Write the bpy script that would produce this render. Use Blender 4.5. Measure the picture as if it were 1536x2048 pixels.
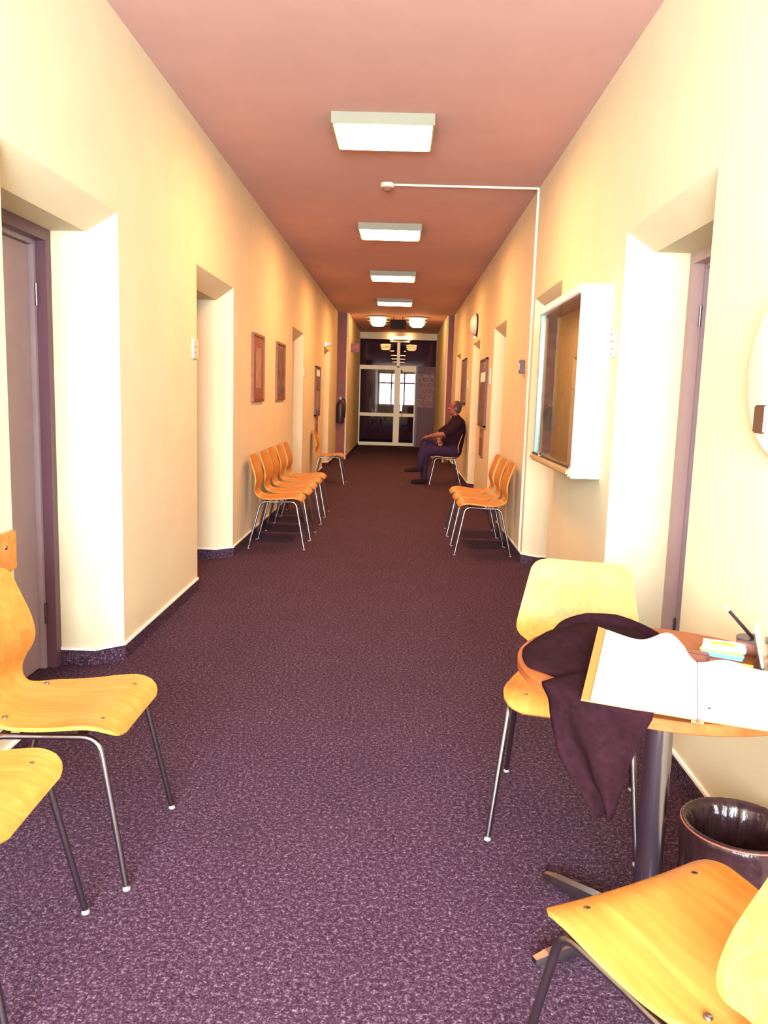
import bpy, bmesh, math, random
from mathutils import Vector, Matrix, noise as mnoise
random.seed(7)
S = bpy.context.scene
for o in list(bpy.data.objects): bpy.data.objects.remove(o, do_unlink=True)
COL = S.collection
PI = math.pi
R = math.radians

# ------------------------------------------------------------------ camera
F_PX, PITCH, YAW, ROLL, CAM_H = 1615.0, .1424, -.0163, .0304, 1.3824
def make_camera():
    cp, sp, cy, sy = math.cos(PITCH), math.sin(PITCH), math.cos(YAW), math.sin(YAW)
    fwd = Vector((sy*cp, cy*cp, -sp)); right = Vector((cy, -sy, 0)); up = right.cross(fwd)
    r = math.cos(ROLL)*right + math.sin(ROLL)*up
    u = -math.sin(ROLL)*right + math.cos(ROLL)*up
    m = Matrix((r, u, -fwd)).transposed().to_4x4(); m.translation = Vector((0, 0, CAM_H))
    cd = bpy.data.cameras.new('camera'); co = bpy.data.objects.new('camera', cd); COL.objects.link(co)
    co.matrix_world = m
    cd.sensor_fit = 'VERTICAL'; cd.sensor_height = 36.0; cd.lens = 36.0*F_PX/2048.0
    cd.clip_start = .02; cd.clip_end = 200
    S.camera = co
make_camera()

# ------------------------------------------------------------------ world, daylight, exposure
S.view_settings.view_transform = 'Standard'; S.view_settings.look = 'None'
S.view_settings.exposure = 0.0; S.view_settings.gamma = 1.0
S.view_settings.use_curve_mapping = False
W = bpy.data.worlds.new('world'); S.world = W; W.use_nodes = True
W.node_tree.nodes['Background'].inputs[0].default_value = (.80, .88, 1.0, 1)
W.node_tree.nodes['Background'].inputs[1].default_value = 6.0

L, RW, H = -1.380, 1.079, 3.1056          # corridor: left wall, right wall, ceiling
YB, YC, YD = -2.5, 17.5, 22.6             # window wall, narrowing, glass door
DAY_W, DAY_COL = 2700.0, (.86, .97, 1.0)
WX0, WX1, WZ0, WZ1 = -1.33, .95, .86, 2.76   # the corridor window behind the viewer
def daylight():
    ld = bpy.data.lights.new('daylight', 'AREA'); ld.shape = 'RECTANGLE'
    ld.size = WX1-WX0+.1; ld.size_y = WZ1-WZ0+.1; ld.energy = DAY_W; ld.color = DAY_COL
    o = bpy.data.objects.new('daylight', ld); COL.objects.link(o)
    o.location = ((WX0+WX1)/2, YB-.35, (WZ0+WZ1)/2); o.rotation_euler = (R(90), 0, 0)   # -Z -> +Y
daylight()
LAMP_RGB = (1.0, .46, .17); LAMP_E = 80.0

# ------------------------------------------------------------------ materials
def new_mat(name):
    m = bpy.data.materials.new(name); m.use_nodes = True
    nt = m.node_tree; b = nt.nodes['Principled BSDF']
    return m, nt, b
def col4(c): return (c[0], c[1], c[2], 1)
def mat(name, c, rough=.6, metal=0., var=.08, scale=8., bump=0., bscale=200., spec=.5, stretch=None, c2=None, detail=4., coat=0.):
    m, nt, b = new_mat(name); N = nt.nodes; K = nt.links
    tc = N.new('ShaderNodeTexCoord'); src = tc.outputs['Object']
    if stretch:
        mp = N.new('ShaderNodeMapping'); mp.inputs['Scale'].default_value = stretch
        K.new(src, mp.inputs['Vector']); src = mp.outputs[0]
    nz = N.new('ShaderNodeTexNoise'); nz.inputs['Scale'].default_value = scale; nz.inputs['Detail'].default_value = detail
    K.new(src, nz.inputs['Vector'])
    rp = N.new('ShaderNodeValToRGB')
    a = c2 if c2 else tuple(x*(1-var) for x in c)
    bb = c if c2 else tuple(min(1, x*(1+var)) for x in c)
    rp.color_ramp.elements[0].color = col4(a); rp.color_ramp.elements[0].position = .3
    rp.color_ramp.elements[1].color = col4(bb); rp.color_ramp.elements[1].position = .7
    K.new(nz.outputs['Fac'], rp.inputs[0]); K.new(rp.outputs[0], b.inputs['Base Color'])
    b.inputs['Roughness'].default_value = rough; b.inputs['Metallic'].default_value = metal
    b.inputs['Specular IOR Level'].default_value = spec
    if coat: b.inputs['Coat Weight'].default_value = coat; b.inputs['Coat Roughness'].default_value = .12
    if bump:
        n2 = N.new('ShaderNodeTexNoise'); n2.inputs['Scale'].default_value = bscale; n2.inputs['Detail'].default_value = 3
        K.new(tc.outputs['Object'], n2.inputs['Vector'])
        bp = N.new('ShaderNodeBump'); bp.inputs['Strength'].default_value = bump; bp.inputs['Distance'].default_value = .002
        K.new(n2.outputs['Fac'], bp.inputs['Height']); K.new(bp.outputs[0], b.inputs['Normal'])
    return m
def mat_carpet():
    m, nt, b = new_mat('carpet'); N = nt.nodes; K = nt.links
    tc = N.new('ShaderNodeTexCoord')
    n1 = N.new('ShaderNodeTexNoise'); n1.inputs['Scale'].default_value = 165; n1.inputs['Detail'].default_value = 6; n1.inputs['Roughness'].default_value = .8
    n2 = N.new('ShaderNodeTexNoise'); n2.inputs['Scale'].default_value = 3.0; n2.inputs['Detail'].default_value = 3
    for n in (n1, n2): K.new(tc.outputs['Object'], n.inputs['Vector'])
    r1 = N.new('ShaderNodeValToRGB'); e = r1.color_ramp.elements
    e[0].position = .40; e[0].color = (.018, .0065, .015, 1); e[1].position = .66; e[1].color = (.34, .24, .32, 1)
    x = e.new(.52); x.color = (.056, .024, .046, 1)
    r2 = N.new('ShaderNodeValToRGB'); r2.color_ramp.elements[0].color = (.8, .8, .8, 1); r2.color_ramp.elements[1].color = (1.1, 1.1, 1.1, 1)
    mx = N.new('ShaderNodeMix'); mx.data_type = 'RGBA'; mx.blend_type = 'MULTIPLY'; mx.inputs[0].default_value = 1
    n3 = N.new('ShaderNodeTexNoise'); n3.inputs['Scale'].default_value = 75; n3.inputs['Detail'].default_value = 3; n3.inputs['Roughness'].default_value = .6
    K.new(tc.outputs['Object'], n3.inputs['Vector'])
    cm = N.new('ShaderNodeMath'); cm.operation = 'MULTIPLY_ADD'; K.new(n3.outputs['Fac'], cm.inputs[0])
    c2 = N.new('ShaderNodeMath'); c2.operation = 'MULTIPLY'; K.new(n1.outputs['Fac'], c2.inputs[0])
    c2.inputs[1].default_value = .68; cm.inputs[1].default_value = .32; K.new(c2.outputs[0], cm.inputs[2])
    K.new(cm.outputs[0], r1.inputs[0]); K.new(n2.outputs['Fac'], r2.inputs[0])
    K.new(r1.outputs[0], mx.inputs[6]); K.new(r2.outputs[0], mx.inputs[7]); K.new(mx.outputs[2], b.inputs['Base Color'])
    b.inputs['Roughness'].default_value = 1; b.inputs['Specular IOR Level'].default_value = .1
    bp = N.new('ShaderNodeBump'); bp.inputs['Strength'].default_value = .6; bp.inputs['Distance'].default_value = .004
    K.new(n1.outputs['Fac'], bp.inputs['Height']); K.new(bp.outputs[0], b.inputs['Normal'])
    return m
def mat_wood(name, ca, cb, cc, stretch=(3, 26, 26), rough=.45):
    m, nt, b = new_mat(name); N = nt.nodes; K = nt.links
    tc = N.new('ShaderNodeTexCoord'); mp = N.new('ShaderNodeMapping'); mp.inputs['Scale'].default_value = stretch
    K.new(tc.outputs['Object'], mp.inputs['Vector'])
    n1 = N.new('ShaderNodeTexNoise'); n1.inputs['Scale'].default_value = 1.0; n1.inputs['Detail'].default_value = 5; n1.inputs['Distortion'].default_value = 1.2
    n2 = N.new('ShaderNodeTexNoise'); n2.inputs['Scale'].default_value = 7.0; n2.inputs['Detail'].default_value = 6
    K.new(mp.outputs[0], n1.inputs['Vector']); K.new(mp.outputs[0], n2.inputs['Vector'])
    r1 = N.new('ShaderNodeValToRGB'); e = r1.color_ramp.elements
    e[0].position = .30; e[0].color = col4(ca); e[1].position = .72; e[1].color = col4(cc); x = e.new(.5); x.color = col4(cb)
    r2 = N.new('ShaderNodeValToRGB'); r2.color_ramp.elements[0].color = (.86, .84, .82, 1); r2.color_ramp.elements[1].color = (1, 1, 1, 1)
    mx = N.new('ShaderNodeMix'); mx.data_type = 'RGBA'; mx.blend_type = 'MULTIPLY'; mx.inputs[0].default_value = 1
    K.new(n1.outputs['Fac'], r1.inputs[0]); K.new(n2.outputs['Fac'], r2.inputs[0])
    K.new(r1.outputs[0], mx.inputs[6]); K.new(r2.outputs[0], mx.inputs[7]); K.new(mx.outputs[2], b.inputs['Base Color'])
    b.inputs['Roughness'].default_value = rough; b.inputs['Specular IOR Level'].default_value = .25
    return m
def mat_emit(name, rgb, strength):
    m, nt, b = new_mat(name)
    b.inputs['Base Color'].default_value = col4((.8, .8, .78))
    b.inputs['Emission Color'].default_value = col4(rgb); b.inputs['Emission Strength'].default_value = strength
    return m
def mat_glass(name, tint, refl, rough=.0):
    m = bpy.data.materials.new(name); m.use_nodes = True; nt = m.node_tree; N = nt.nodes; K = nt.links
    N.remove(N['Principled BSDF']); out = N['Material Output']
    tr = N.new('ShaderNodeBsdfTransparent'); tr.inputs[0].default_value = col4(tint)
    gl = N.new('ShaderNodeBsdfGlossy'); gl.inputs['Color'].default_value = (1, 1, 1, 1); gl.inputs['Roughness'].default_value = rough
    fr = N.new('ShaderNodeLayerWeight'); fr.inputs['Blend'].default_value = .25
    ma = N.new('ShaderNodeMath'); ma.operation = 'MULTIPLY_ADD'; ma.inputs[1].default_value = .6; ma.inputs[2].default_value = refl; ma.use_clamp = True
    K.new(fr.outputs['Fresnel'], ma.inputs[0])
    mx = N.new('ShaderNodeMixShader'); K.new(ma.outputs[0], mx.inputs[0]); K.new(tr.outputs[0], mx.inputs[1]); K.new(gl.outputs[0], mx.inputs[2])
    K.new(mx.outputs[0], out.inputs['Surface'])
    return m

M = {}
M['wall'] = mat('wall_plaster', (.67, .585, .40), .85, var=.03, scale=3, bump=.25, bscale=160, spec=.2)
M['ceiling'] = mat('ceiling_paint', (.555, .335, .30), .9, var=.03, scale=4, bump=.15, bscale=120, spec=.1)
M['portal'] = mat('portal_shade', (.22, .075, .066), .8, var=.06, scale=4)  # shade on the narrowing walls is put into this darker colour
M['carpet'] = mat_carpet()
M['white'] = mat('white_paint', (.86, .85, .78), .5, var=.02)
M['trim'] = mat('trim_white', (.90, .88, .80), .5, var=.02)
M['housing'] = mat('lamp_housing_cream', (.22, .205, .14), .6, var=.02)
M['door'] = mat('door_mauve', (.34, .25, .30), .45, var=.05)
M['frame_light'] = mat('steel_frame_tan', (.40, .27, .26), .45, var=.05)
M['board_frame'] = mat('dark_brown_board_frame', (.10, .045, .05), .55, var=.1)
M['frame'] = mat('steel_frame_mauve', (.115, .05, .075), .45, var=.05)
M['beech'] = mat_wood('beech_plywood', (.43, .175, .030), (.50, .215, .042), (.56, .26, .06))
M['beech_edge'] = mat_wood('beech_rail', (.50, .19, .04), (.58, .25, .06), (.62, .29, .08))
M['table'] = mat_wood('table_veneer', (.22, .056, .012), (.27, .075, .017), (.31, .10, .026), (14, 3, 14))
M['chrome'] = mat('chrome', (.26, .225, .245), .26, metal=1., var=.03)
M['steel'] = mat('brushed_steel', (.30, .27, .31), .22, metal=1., var=.05, stretch=(40, 40, 2))
M['darkmetal'] = mat('dark_metal', (.10, .08, .10), .35, metal=.7, var=.1)
M['plastic_white'] = mat('white_plastic', (.60, .56, .45), .4, var=.02)
M['plastic_cap'] = mat('foot_cap_plastic', (.27, .24, .22), .5, var=.04)
M['black'] = mat('black_plastic', (.022, .009, .012), .6, var=.15, spec=.15)
M['bag'] = mat('black_bag', (.034, .013, .016), .22, var=.2, scale=30, bump=1., bscale=60)
M['jacket'] = mat('black_wool', (.015, .0042, .0068), .95, var=.25, scale=60, bump=.4, bscale=400, spec=.05)
M['paper'] = mat('paper', (.90, .90, .87), .8, var=.02, scale=20)
M['paper_yellow'] = mat('yellow_paper', (.75, .55, .04), .7, var=.04)
M['paper_blue'] = mat('blue_card', (.14, .42, .62), .6, var=.05)
M['blue_dark'] = mat('blue_ink', (.05, .12, .36), .6, var=.1)
M['orange_cover'] = mat('orange_book_cover', (.46, .115, .025), .5, var=.06)
M['red'] = mat('red_print', (.70, .06, .05), .6, var=.08)
M['rim_red'] = mat('red_brown_rim', (.55, .15, .12), .45, var=.1)
M['skin'] = mat('skin', (.21, .058, .040), .55, var=.08, scale=14)
M['hair'] = mat('dark_cropped_hair', (.045, .022, .025), .8, var=.3, scale=120)
M['shirt'] = mat('dark_shirt', (.022, .007, .012), .9, var=.2, scale=20, spec=.1)
M['jeans'] = mat('dark_blue_jeans', (.032, .015, .040), .9, var=.2, scale=30, spec=.1)
M['shoe'] = mat('dark_shoe', (.022, .009, .010), .8, var=.2, spec=.1)
M['art_brown'] = mat('brown_mat_board', (.22, .075, .052), .7, var=.1)
M['art_pale'] = mat('pale_print', (.42, .25, .17), .7, var=.25, scale=12, c2=(.26, .14, .11))
M['art_dark'] = mat('dark_print', (.20, .12, .09), .7, scale=9, c2=(.04, .02, .025))
M['wood_frame'] = mat_wood('red_brown_frame', (.19, .05, .022), (.24, .07, .03), (.28, .09, .036))
M['cork'] = mat('brown_cork', (.40, .25, .11), .85, var=.2, scale=25, c2=(.27, .15, .07))
M['alu'] = mat('pale_aluminium', (.80, .78, .70), .35, metal=.3, var=.03)
M['case_rail'] = mat('tan_case_rail', (.44, .31, .15), .5, var=.05)
M['board_dark'] = mat('dark_notice_board', (.17, .09, .09), .5, var=.2, scale=10)
M['poster_print'] = mat('poster_print', (.42, .22, .19), .7, scale=16, c2=(.13, .05, .06))
M['panel_mauve'] = mat('mauve_panel', (.14, .052, .056), .6, var=.06)
M['extinguisher'] = mat('shaded_red_enamel', (.032, .010, .016), .45, var=.1)  # red enamel darkened: the shade at the far wall is in the colour
M['sign_red'] = mat('dark_red_sign', (.12, .02, .03), .5, var=.1)
M['glass_door'] = mat_glass('door_glass', (.55, .45, .50), .012)
M['glass_clear'] = mat_glass('case_glass', (.95, .975, .96), .01)
M['glass_edge'] = mat('green_glass_edge', (.16, .33, .30), .2, var=.05)
M['glass_win'] = mat_glass('window_glass', (.97, .98, 1.), .0)
M['acrylic'] = mat_glass('acrylic', (.93, .93, .90), .03)
M['lamp_panel'] = mat_emit('lamp_diffuser', LAMP_RGB, LAMP_E)
M['lamp_round'] = mat_emit('round_lamp_glass', (1.0, .50, .16), 52.0)
M['lamp_spot'] = mat_emit('spot_glow', (1.0, .55, .2), 14.0)
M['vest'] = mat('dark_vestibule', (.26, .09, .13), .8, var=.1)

# ------------------------------------------------------------------ mesh helpers
class MB:
    def __init__(s): s.v = []; s.f = []; s.sm = []
    def add(s, vs, fs, smooth=False):
        o = len(s.v); s.v += [tuple(v) for v in vs]
        for f in fs: s.f.append(tuple(i+o for i in f)); s.sm.append(smooth)
        return s
    def box(s, a, b, mx=None):
        x0, y0, z0 = a; x1, y1, z1 = b
        vs = [Vector(p) for p in ((x0,y0,z0),(x1,y0,z0),(x1,y1,z0),(x0,y1,z0),(x0,y0,z1),(x1,y0,z1),(x1,y1,z1),(x0,y1,z1))]
        if mx: vs = [mx @ v for v in vs]
        return s.add(vs, [(0,3,2,1),(4,5,6,7),(0,1,5,4),(1,2,6,5),(2,3,7,6),(3,0,4,7)])
    def bbox(s, a, b, r=.004, mx=None):           # box with bevelled edges
        bm = bmesh.new(); bmesh.ops.create_cube(bm, size=1)
        for v in bm.verts: v.co = Vector([a[i] + (v.co[i]+.5)*(b[i]-a[i]) for i in range(3)])
        r = min([r]+[abs(b[i]-a[i])*.45 for i in range(3)])
        bmesh.ops.bevel(bm, geom=bm.edges[:], offset=r, segments=2, affect='EDGES')
        bm.verts.index_update()
        vs = [mx @ v.co if mx else v.co.copy() for v in bm.verts]
        s.add(vs, [[v.index for v in f.verts] for f in bm.faces]); bm.free(); return s
    def tube(s, pts, r, n=10, cap=True):
        pts = [Vector(p) for p in pts]; m = len(pts)
        rr = r if isinstance(r, (list, tuple)) else [r]*m
        t = [(pts[min(i+1, m-1)]-pts[max(i-1, 0)]).normalized() for i in range(m)]
        u = t[0].orthogonal().normalized(); vs = []
        for i in range(m):
            u = (u - t[i]*u.dot(t[i])).normalized(); w = t[i].cross(u)
            for k in range(n):
                a = 2*PI*k/n; vs.append(pts[i] + (u*math.cos(a)+w*math.sin(a))*rr[i])
        fs = [(i*n+k, i*n+(k+1) % n, (i+1)*n+(k+1) % n, (i+1)*n+k) for i in range(m-1) for k in range(n)]
        s.add(vs, fs, True)
        if cap:
            s.add(vs[:n], [tuple(range(n))[::-1]]); s.add(vs[-n:], [tuple(range(n))])
        return s
    def lathe(s, prof, c=(0,0,0), n=32, axis='z', smooth=True):
        vs = []
        for (r, z) in prof:
            for k in range(n):
                a = 2*PI*k/n; p = (r*math.cos(a), r*math.sin(a), z)
                if axis == 'x': p = (p[2], p[0], p[1])
                elif axis == 'y': p = (p[1], p[2], p[0])
                vs.append((c[0]+p[0], c[1]+p[1], c[2]+p[2]))
        m = len(prof)
        s.add(vs, [(i*n+k, i*n+(k+1) % n, (i+1)*n+(k+1) % n, (i+1)*n+k) for i in range(m-1) for k in range(n)], smooth)
        if prof[0][0] > 1e-6: s.add(vs[:n], [tuple(range(n))[::-1]])
        if prof[-1][0] > 1e-6: s.add(vs[-n:], [tuple(range(n))])
        return s
    def ellipsoid(s, c, r, n=14, m=10, mx=None):
        vs = []; 
        for i in range(m+1):
            th = PI*i/m
            for k in range(n):
                a = 2*PI*k/n; p = Vector((r[0]*math.sin(th)*math.cos(a), r[1]*math.sin(th)*math.sin(a), r[2]*math.cos(th)))
                if mx: p = mx @ p
                vs.append(Vector(c)+p)
        return s.add(vs, [(i*n+k, (i+1)*n+k, (i+1)*n+(k+1) % n, i*n+(k+1) % n) for i in range(m) for k in range(n)], True)
    def build(s, name, m, parent=None, weld=False):
        me = bpy.data.meshes.new(name); me.from_pydata(s.v, [], s.f)
        me.polygons.foreach_set('use_smooth', s.sm); me.materials.append(M[m] if isinstance(m, str) else m)
        if weld:
            bm = bmesh.new(); bm.from_mesh(me); bmesh.ops.remove_doubles(bm, verts=bm.verts, dist=1e-5)
            bmesh.ops.recalc_face_normals(bm, faces=bm.faces); bm.to_mesh(me); bm.free()
        me.update()
        o = bpy.data.objects.new(name, me); COL.objects.link(o)
        if parent: o.parent = parent
        return o
def fillet(pts, r, n=5):
    pts = [Vector(p) for p in pts]; out = [pts[0]]
    for i in range(1, len(pts)-1):
        a, b, c = pts[i-1], pts[i], pts[i+1]
        d1 = (a-b); d2 = (c-b); k = min(r, d1.length*.45, d2.length*.45)
        p1 = b+d1.normalized()*k; p2 = b+d2.normalized()*k
        for j in range(n+1):
            t = j/n; out.append((1-t)**2*p1 + 2*t*(1-t)*b + t*t*p2)
    out.append(pts[-1]); return out
def tag(o, label=None, cat=None, group=None, kind=None):
    if label: o['label'] = label
    if cat: o['category'] = cat
    if group: o['group'] = group
    if kind: o['kind'] = kind
    return o
def thing(name, label, cat, loc=(0,0,0), rz=0., group=None):
    o = bpy.data.objects.new(name, None); COL.objects.link(o); o.empty_display_size = .1
    o.location = loc; o.rotation_euler = (0, 0, rz)
    return tag(o, label, cat, group)
def copy_tree(o, parent=None):
    c = o.copy(); COL.objects.link(c); c.parent = parent
    for ch in list(o.children): copy_tree(ch, c)
    return c
def struct(o): o['kind'] = 'structure'; return o
def lerpkeys(keys, t):
    for i in range(len(keys)-1):
        if t <= keys[i+1][0]:
            a, b = keys[i], keys[i+1]; k = (t-a[0])/max(1e-9, b[0]-a[0]); return a[1]+(b[1]-a[1])*k
    return keys[-1][1]

# ------------------------------------------------------------------ the shell
struct(MB().box((L-.9, YB-.2, -.12), (RW+.9, YD+4, 0)).build('floor', 'carpet'))
struct(MB().box((L-.9, YB-.2, H), (RW+.9, YD+4, H+.12)).build('ceiling', 'ceiling'))
C1, D1, D2, ZT, ZC, SK = .108, .115, .33, 2.21, 2.10, .077
LD = [(2.838, 3.99), (5.496, 6.69), (10.288, 11.45), (14.474, 15.62)]
RD = [(2.977, 4.12), (5.715, 6.83), (8.636, 9.74), (11.472, 12.58), (15.133, 16.27)]
def wall_side(name, X, s, doors):                 # s = outward sign
    b = MB(); y = YB
    def q(*p): b.add(p, [(0, 1, 2, 3)] if s < 0 else [(3, 2, 1, 0)])
    for (a, e) in doors:
        q((X, y, 0), (X, a, 0), (X, a, H), (X, y, H))
        q((X, a, ZT), (X, e, ZT), (X, e, H), (X, a, H))
        x1, x2 = X+s*D1, X+s*(D2+.14)
        q((X, a, 0), (x1, a+C1, 0), (x1, a+C1, ZC), (X, a, ZT))
        q((x1, e-C1, 0), (X, e, 0), (X, e, ZT), (x1, e-C1, ZC))
        q((x1, a+C1, ZC), (x1, e-C1, ZC), (X, e, ZT), (X, a, ZT))
        q((x1, a+C1, 0), (x2, a+C1, 0), (x2, a+C1, ZC), (x1, a+C1, ZC))
        q((x2, e-C1, 0), (x1, e-C1, 0), (x1, e-C1, ZC), (x2, e-C1, ZC))
        q((x2, a+C1, ZC), (x2, e-C1, ZC), (x1, e-C1, ZC), (x1, a+C1, ZC))
        q((x2, a+C1, 0), (x2, e-C1, 0), (x2, e-C1, ZC), (x2, a+C1, ZC))
        y = e
    q((X, y, 0), (X, YC, 0), (X, YC, H), (X, y, H))
    o = b.build(name, 'wall', weld=False); struct(o); return o
wl = wall_side('wall_left', L, -1, LD)
wr = wall_side('wall_right', RW, 1, RD)
def skirt(name, X, s, doors, z0, z1, t, m):
    b = MB(); segs = []; y = YB
    for (a, e) in doors:
        x1, x2 = X+s*D1, X+s*(D2+.0)
        segs += [((X, y), (X, a)), ((X, a), (x1, a+C1)), ((x1, a+C1), (x2, a+C1)), ((x2, e-C1), (x1, e-C1)), ((x1, e-C1), (X, e))]
        y = e
    segs.append(((X, y), (X, YC)))
    for p, q in segs:
        d = Vector((q[0]-p[0], q[1]-p[1], 0)).normalized(); n = Vector((-d.y, d.x, 0))*(-1 if s < 0 else 1)
        P, Q = Vector((p[0], p[1], 0)), Vector((q[0], q[1], 0))
        e0 = P-d*t*.4; e1 = Q+d*t*.4
        vs = [e0, e1, e1+n*t, e0+n*t]; vs = [v+Vector((0,0,z0)) for v in vs]+[v+Vector((0,0,z1)) for v in vs]
        b.add(vs, [(0,3,2,1),(4,5,6,7),(0,1,5,4),(1,2,6,5),(2,3,7,6),(3,0,4,7)])
    return struct(b.build(name, m))
skirt('baseboard_left', L, -1, LD, 0, SK, .008, 'carpet')
skirt('baseboard_right', RW, 1, RD, 0, SK, .008, 'carpet')
skirt('trim_1', L, -1, LD, SK, SK+.012, .010, 'trim')
skirt('trim_2', RW, 1, RD, SK, SK+.012, .010, 'trim')
# narrowing at the far end
IL, IR = -1.16, .935
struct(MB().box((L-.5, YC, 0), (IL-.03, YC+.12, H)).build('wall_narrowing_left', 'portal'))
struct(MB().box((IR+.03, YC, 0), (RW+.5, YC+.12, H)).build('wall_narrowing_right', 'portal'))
struct(MB().box((L-.5, YC+.12, 0), (IL, YD+.1, H)).box((IL-.04, YC+.004, 0), (IL, YC+.12, H)).build('wall_passage_left', 'wall'))
struct(MB().box((IR, YC+.12, 0), (RW+.5, YD+.1, H)).box((IR, YC+.004, 0), (IR+.04, YC+.12, H)).build('wall_passage_right', 'wall'))
struct(MB().box((IL, YD-.04, 2.93), (IR, YD+.1, H)).build('wall_over_glass_door', 'wall'))
struct(MB().box((IL, YC+.15, 0), (IL+.01, YD-.02, .07)).build('baseboard_passage_left', 'carpet'))
struct(MB().box((IR-.01, YC+.15, 0), (IR, YD-.02, .07)).build('baseboard_passage_right', 'carpet'))
# dark vestibule beyond the glass
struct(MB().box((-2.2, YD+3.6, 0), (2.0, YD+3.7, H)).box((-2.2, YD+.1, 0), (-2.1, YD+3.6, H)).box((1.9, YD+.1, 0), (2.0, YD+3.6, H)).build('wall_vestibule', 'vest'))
# window wall behind the viewer
struct(MB().box((L-.5, YB-.2, 0), (WX0, YB, H)).box((WX1, YB-.2, 0), (RW+.5, YB, H)).box((WX0, YB-.2, 0), (WX1, YB, WZ0)).box((WX0, YB-.2, WZ1), (WX1, YB, H)).build('wall_back', 'wall'))
def window():
    w = bpy.data.objects.new('window_1', None); COL.objects.link(w); struct(w)
    yy0, yy1 = YB-.14, YB-.08; t = .07; zt = 2.16; xm = (WX0+WX1)/2
    MB().box((WX0, yy0, WZ0), (WX0+t, yy1, WZ1)).box((WX1-t, yy0, WZ0), (WX1, yy1, WZ1)).box((WX0, yy0, WZ0), (WX1, yy1, WZ0+t)).box((WX0, yy0, WZ1-t), (WX1, yy1, WZ1)).build('window_frame', 'white', w)
    MB().box((WX0, yy0, zt-.05), (WX1, yy1, zt+.05)).build('transom_bar', 'white', w)
    for k in (1, 2):
        x = WX0+(WX1-WX0)*k/3; MB().box((x-.045, yy0, WZ0), (x+.045, yy1, WZ1)).build('mullion', 'white', w)
    for k in range(3):
        a, b = WX0+(WX1-WX0)*k/3+.045, WX0+(WX1-WX0)*(k+1)/3-.045
        for (z0, z1) in ((WZ0+t, zt-.05), (zt+.05, WZ1-t)):
            MB().box((a, yy0+.02, z0), (b, yy0+.026, z1)).build('pane', 'glass_win', w)
        MB().box((a, yy0+.005, (zt+WZ1)/2-.012), (b, yy0+.045, (zt+WZ1)/2+.012)).build('glazing_bar', 'white', w)
        for j in (1, 2, 3):
            x = a+(b-a)*j/4; MB().box((x-.012, yy0+.005, zt+.05), (x+.012, yy0+.045, WZ1-t)).build('glazing_bar', 'white', w)
    MB().bbox((WX0-.05, YB-.1, WZ0-.035), (WX1+.05, YB+.16, WZ0), .01).build('window_sill', 'white', w)
window()

# ------------------------------------------------------------------ side doors
def side_door(n, X, s, a, e, hinge_far=True):
    y0, y1 = a+C1, e-C1; xf = X+s*D2
    d = bpy.data.objects.new('door_%d' % n, None); COL.objects.link(d); struct(d)
    def bx(m, xa, xb, *r): 
        x0, x1 = sorted((xf+s*xa, xf+s*xb)); return m.box((x0, r[0], r[2]), (x1, r[1], r[3]))
    fw = .055
    f = MB(); bx(f, -.05, .1, y0, y0+fw, 0, ZC); bx(f, -.05, .1, y1-fw, y1, 0, ZC); bx(f, -.05, .1, y0+fw, y1-fw, ZC-fw, ZC)
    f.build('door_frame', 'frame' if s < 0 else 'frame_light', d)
    f = MB(); bx(f, .0, .1, y0+fw, y0+fw+.02, 0, ZC-fw); bx(f, .0, .1, y1-fw-.02, y1-fw, 0, ZC-fw); bx(f, .0, .1, y0+fw+.02, y1-fw-.02, ZC-fw-.02, ZC-fw)
    f.build('door_rebate', 'door', d)
    f = MB(); bx(f, .025, .065, y0+fw+.024, y1-fw-.024, .008, ZC-fw-.024); lf = f.build('door_leaf', 'door', d)
    hy = y1-fw-.014 if hinge_far else y0+fw+.014
    for z in (.28, 1.80):
        h = MB(); xx = xf-s*.006; h.tube([(xx, hy, z-.05), (xx, hy, z+.05)], .008, 8); h.build('hinge', 'chrome', d)
    ly = y0+fw+.08 if hinge_far else y1-fw-.08; dy = 1 if hinge_far else -1
    h = MB(); xx = xf+s*.025
    h.tube(fillet([(xx, ly, 1.03), (xx-s*.05, ly, 1.03), (xx-s*.05, ly+dy*.12, 1.03)], .02), .009, 8)
    h.build('handle', 'chrome', lf)
    h = MB(); x0, x1 = sorted((xx, xx-s*.006)); h.bbox((x0, ly-.02, .95), (x1, ly+.02, 1.12), .003); h.build('handle_plate', 'chrome', lf)
    return d
n = 1
for (a, e) in LD: side_door(n, L, -1, a, e); n += 1
for (a, e) in RD: side_door(n, RW, 1, a, e); n += 1

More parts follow.
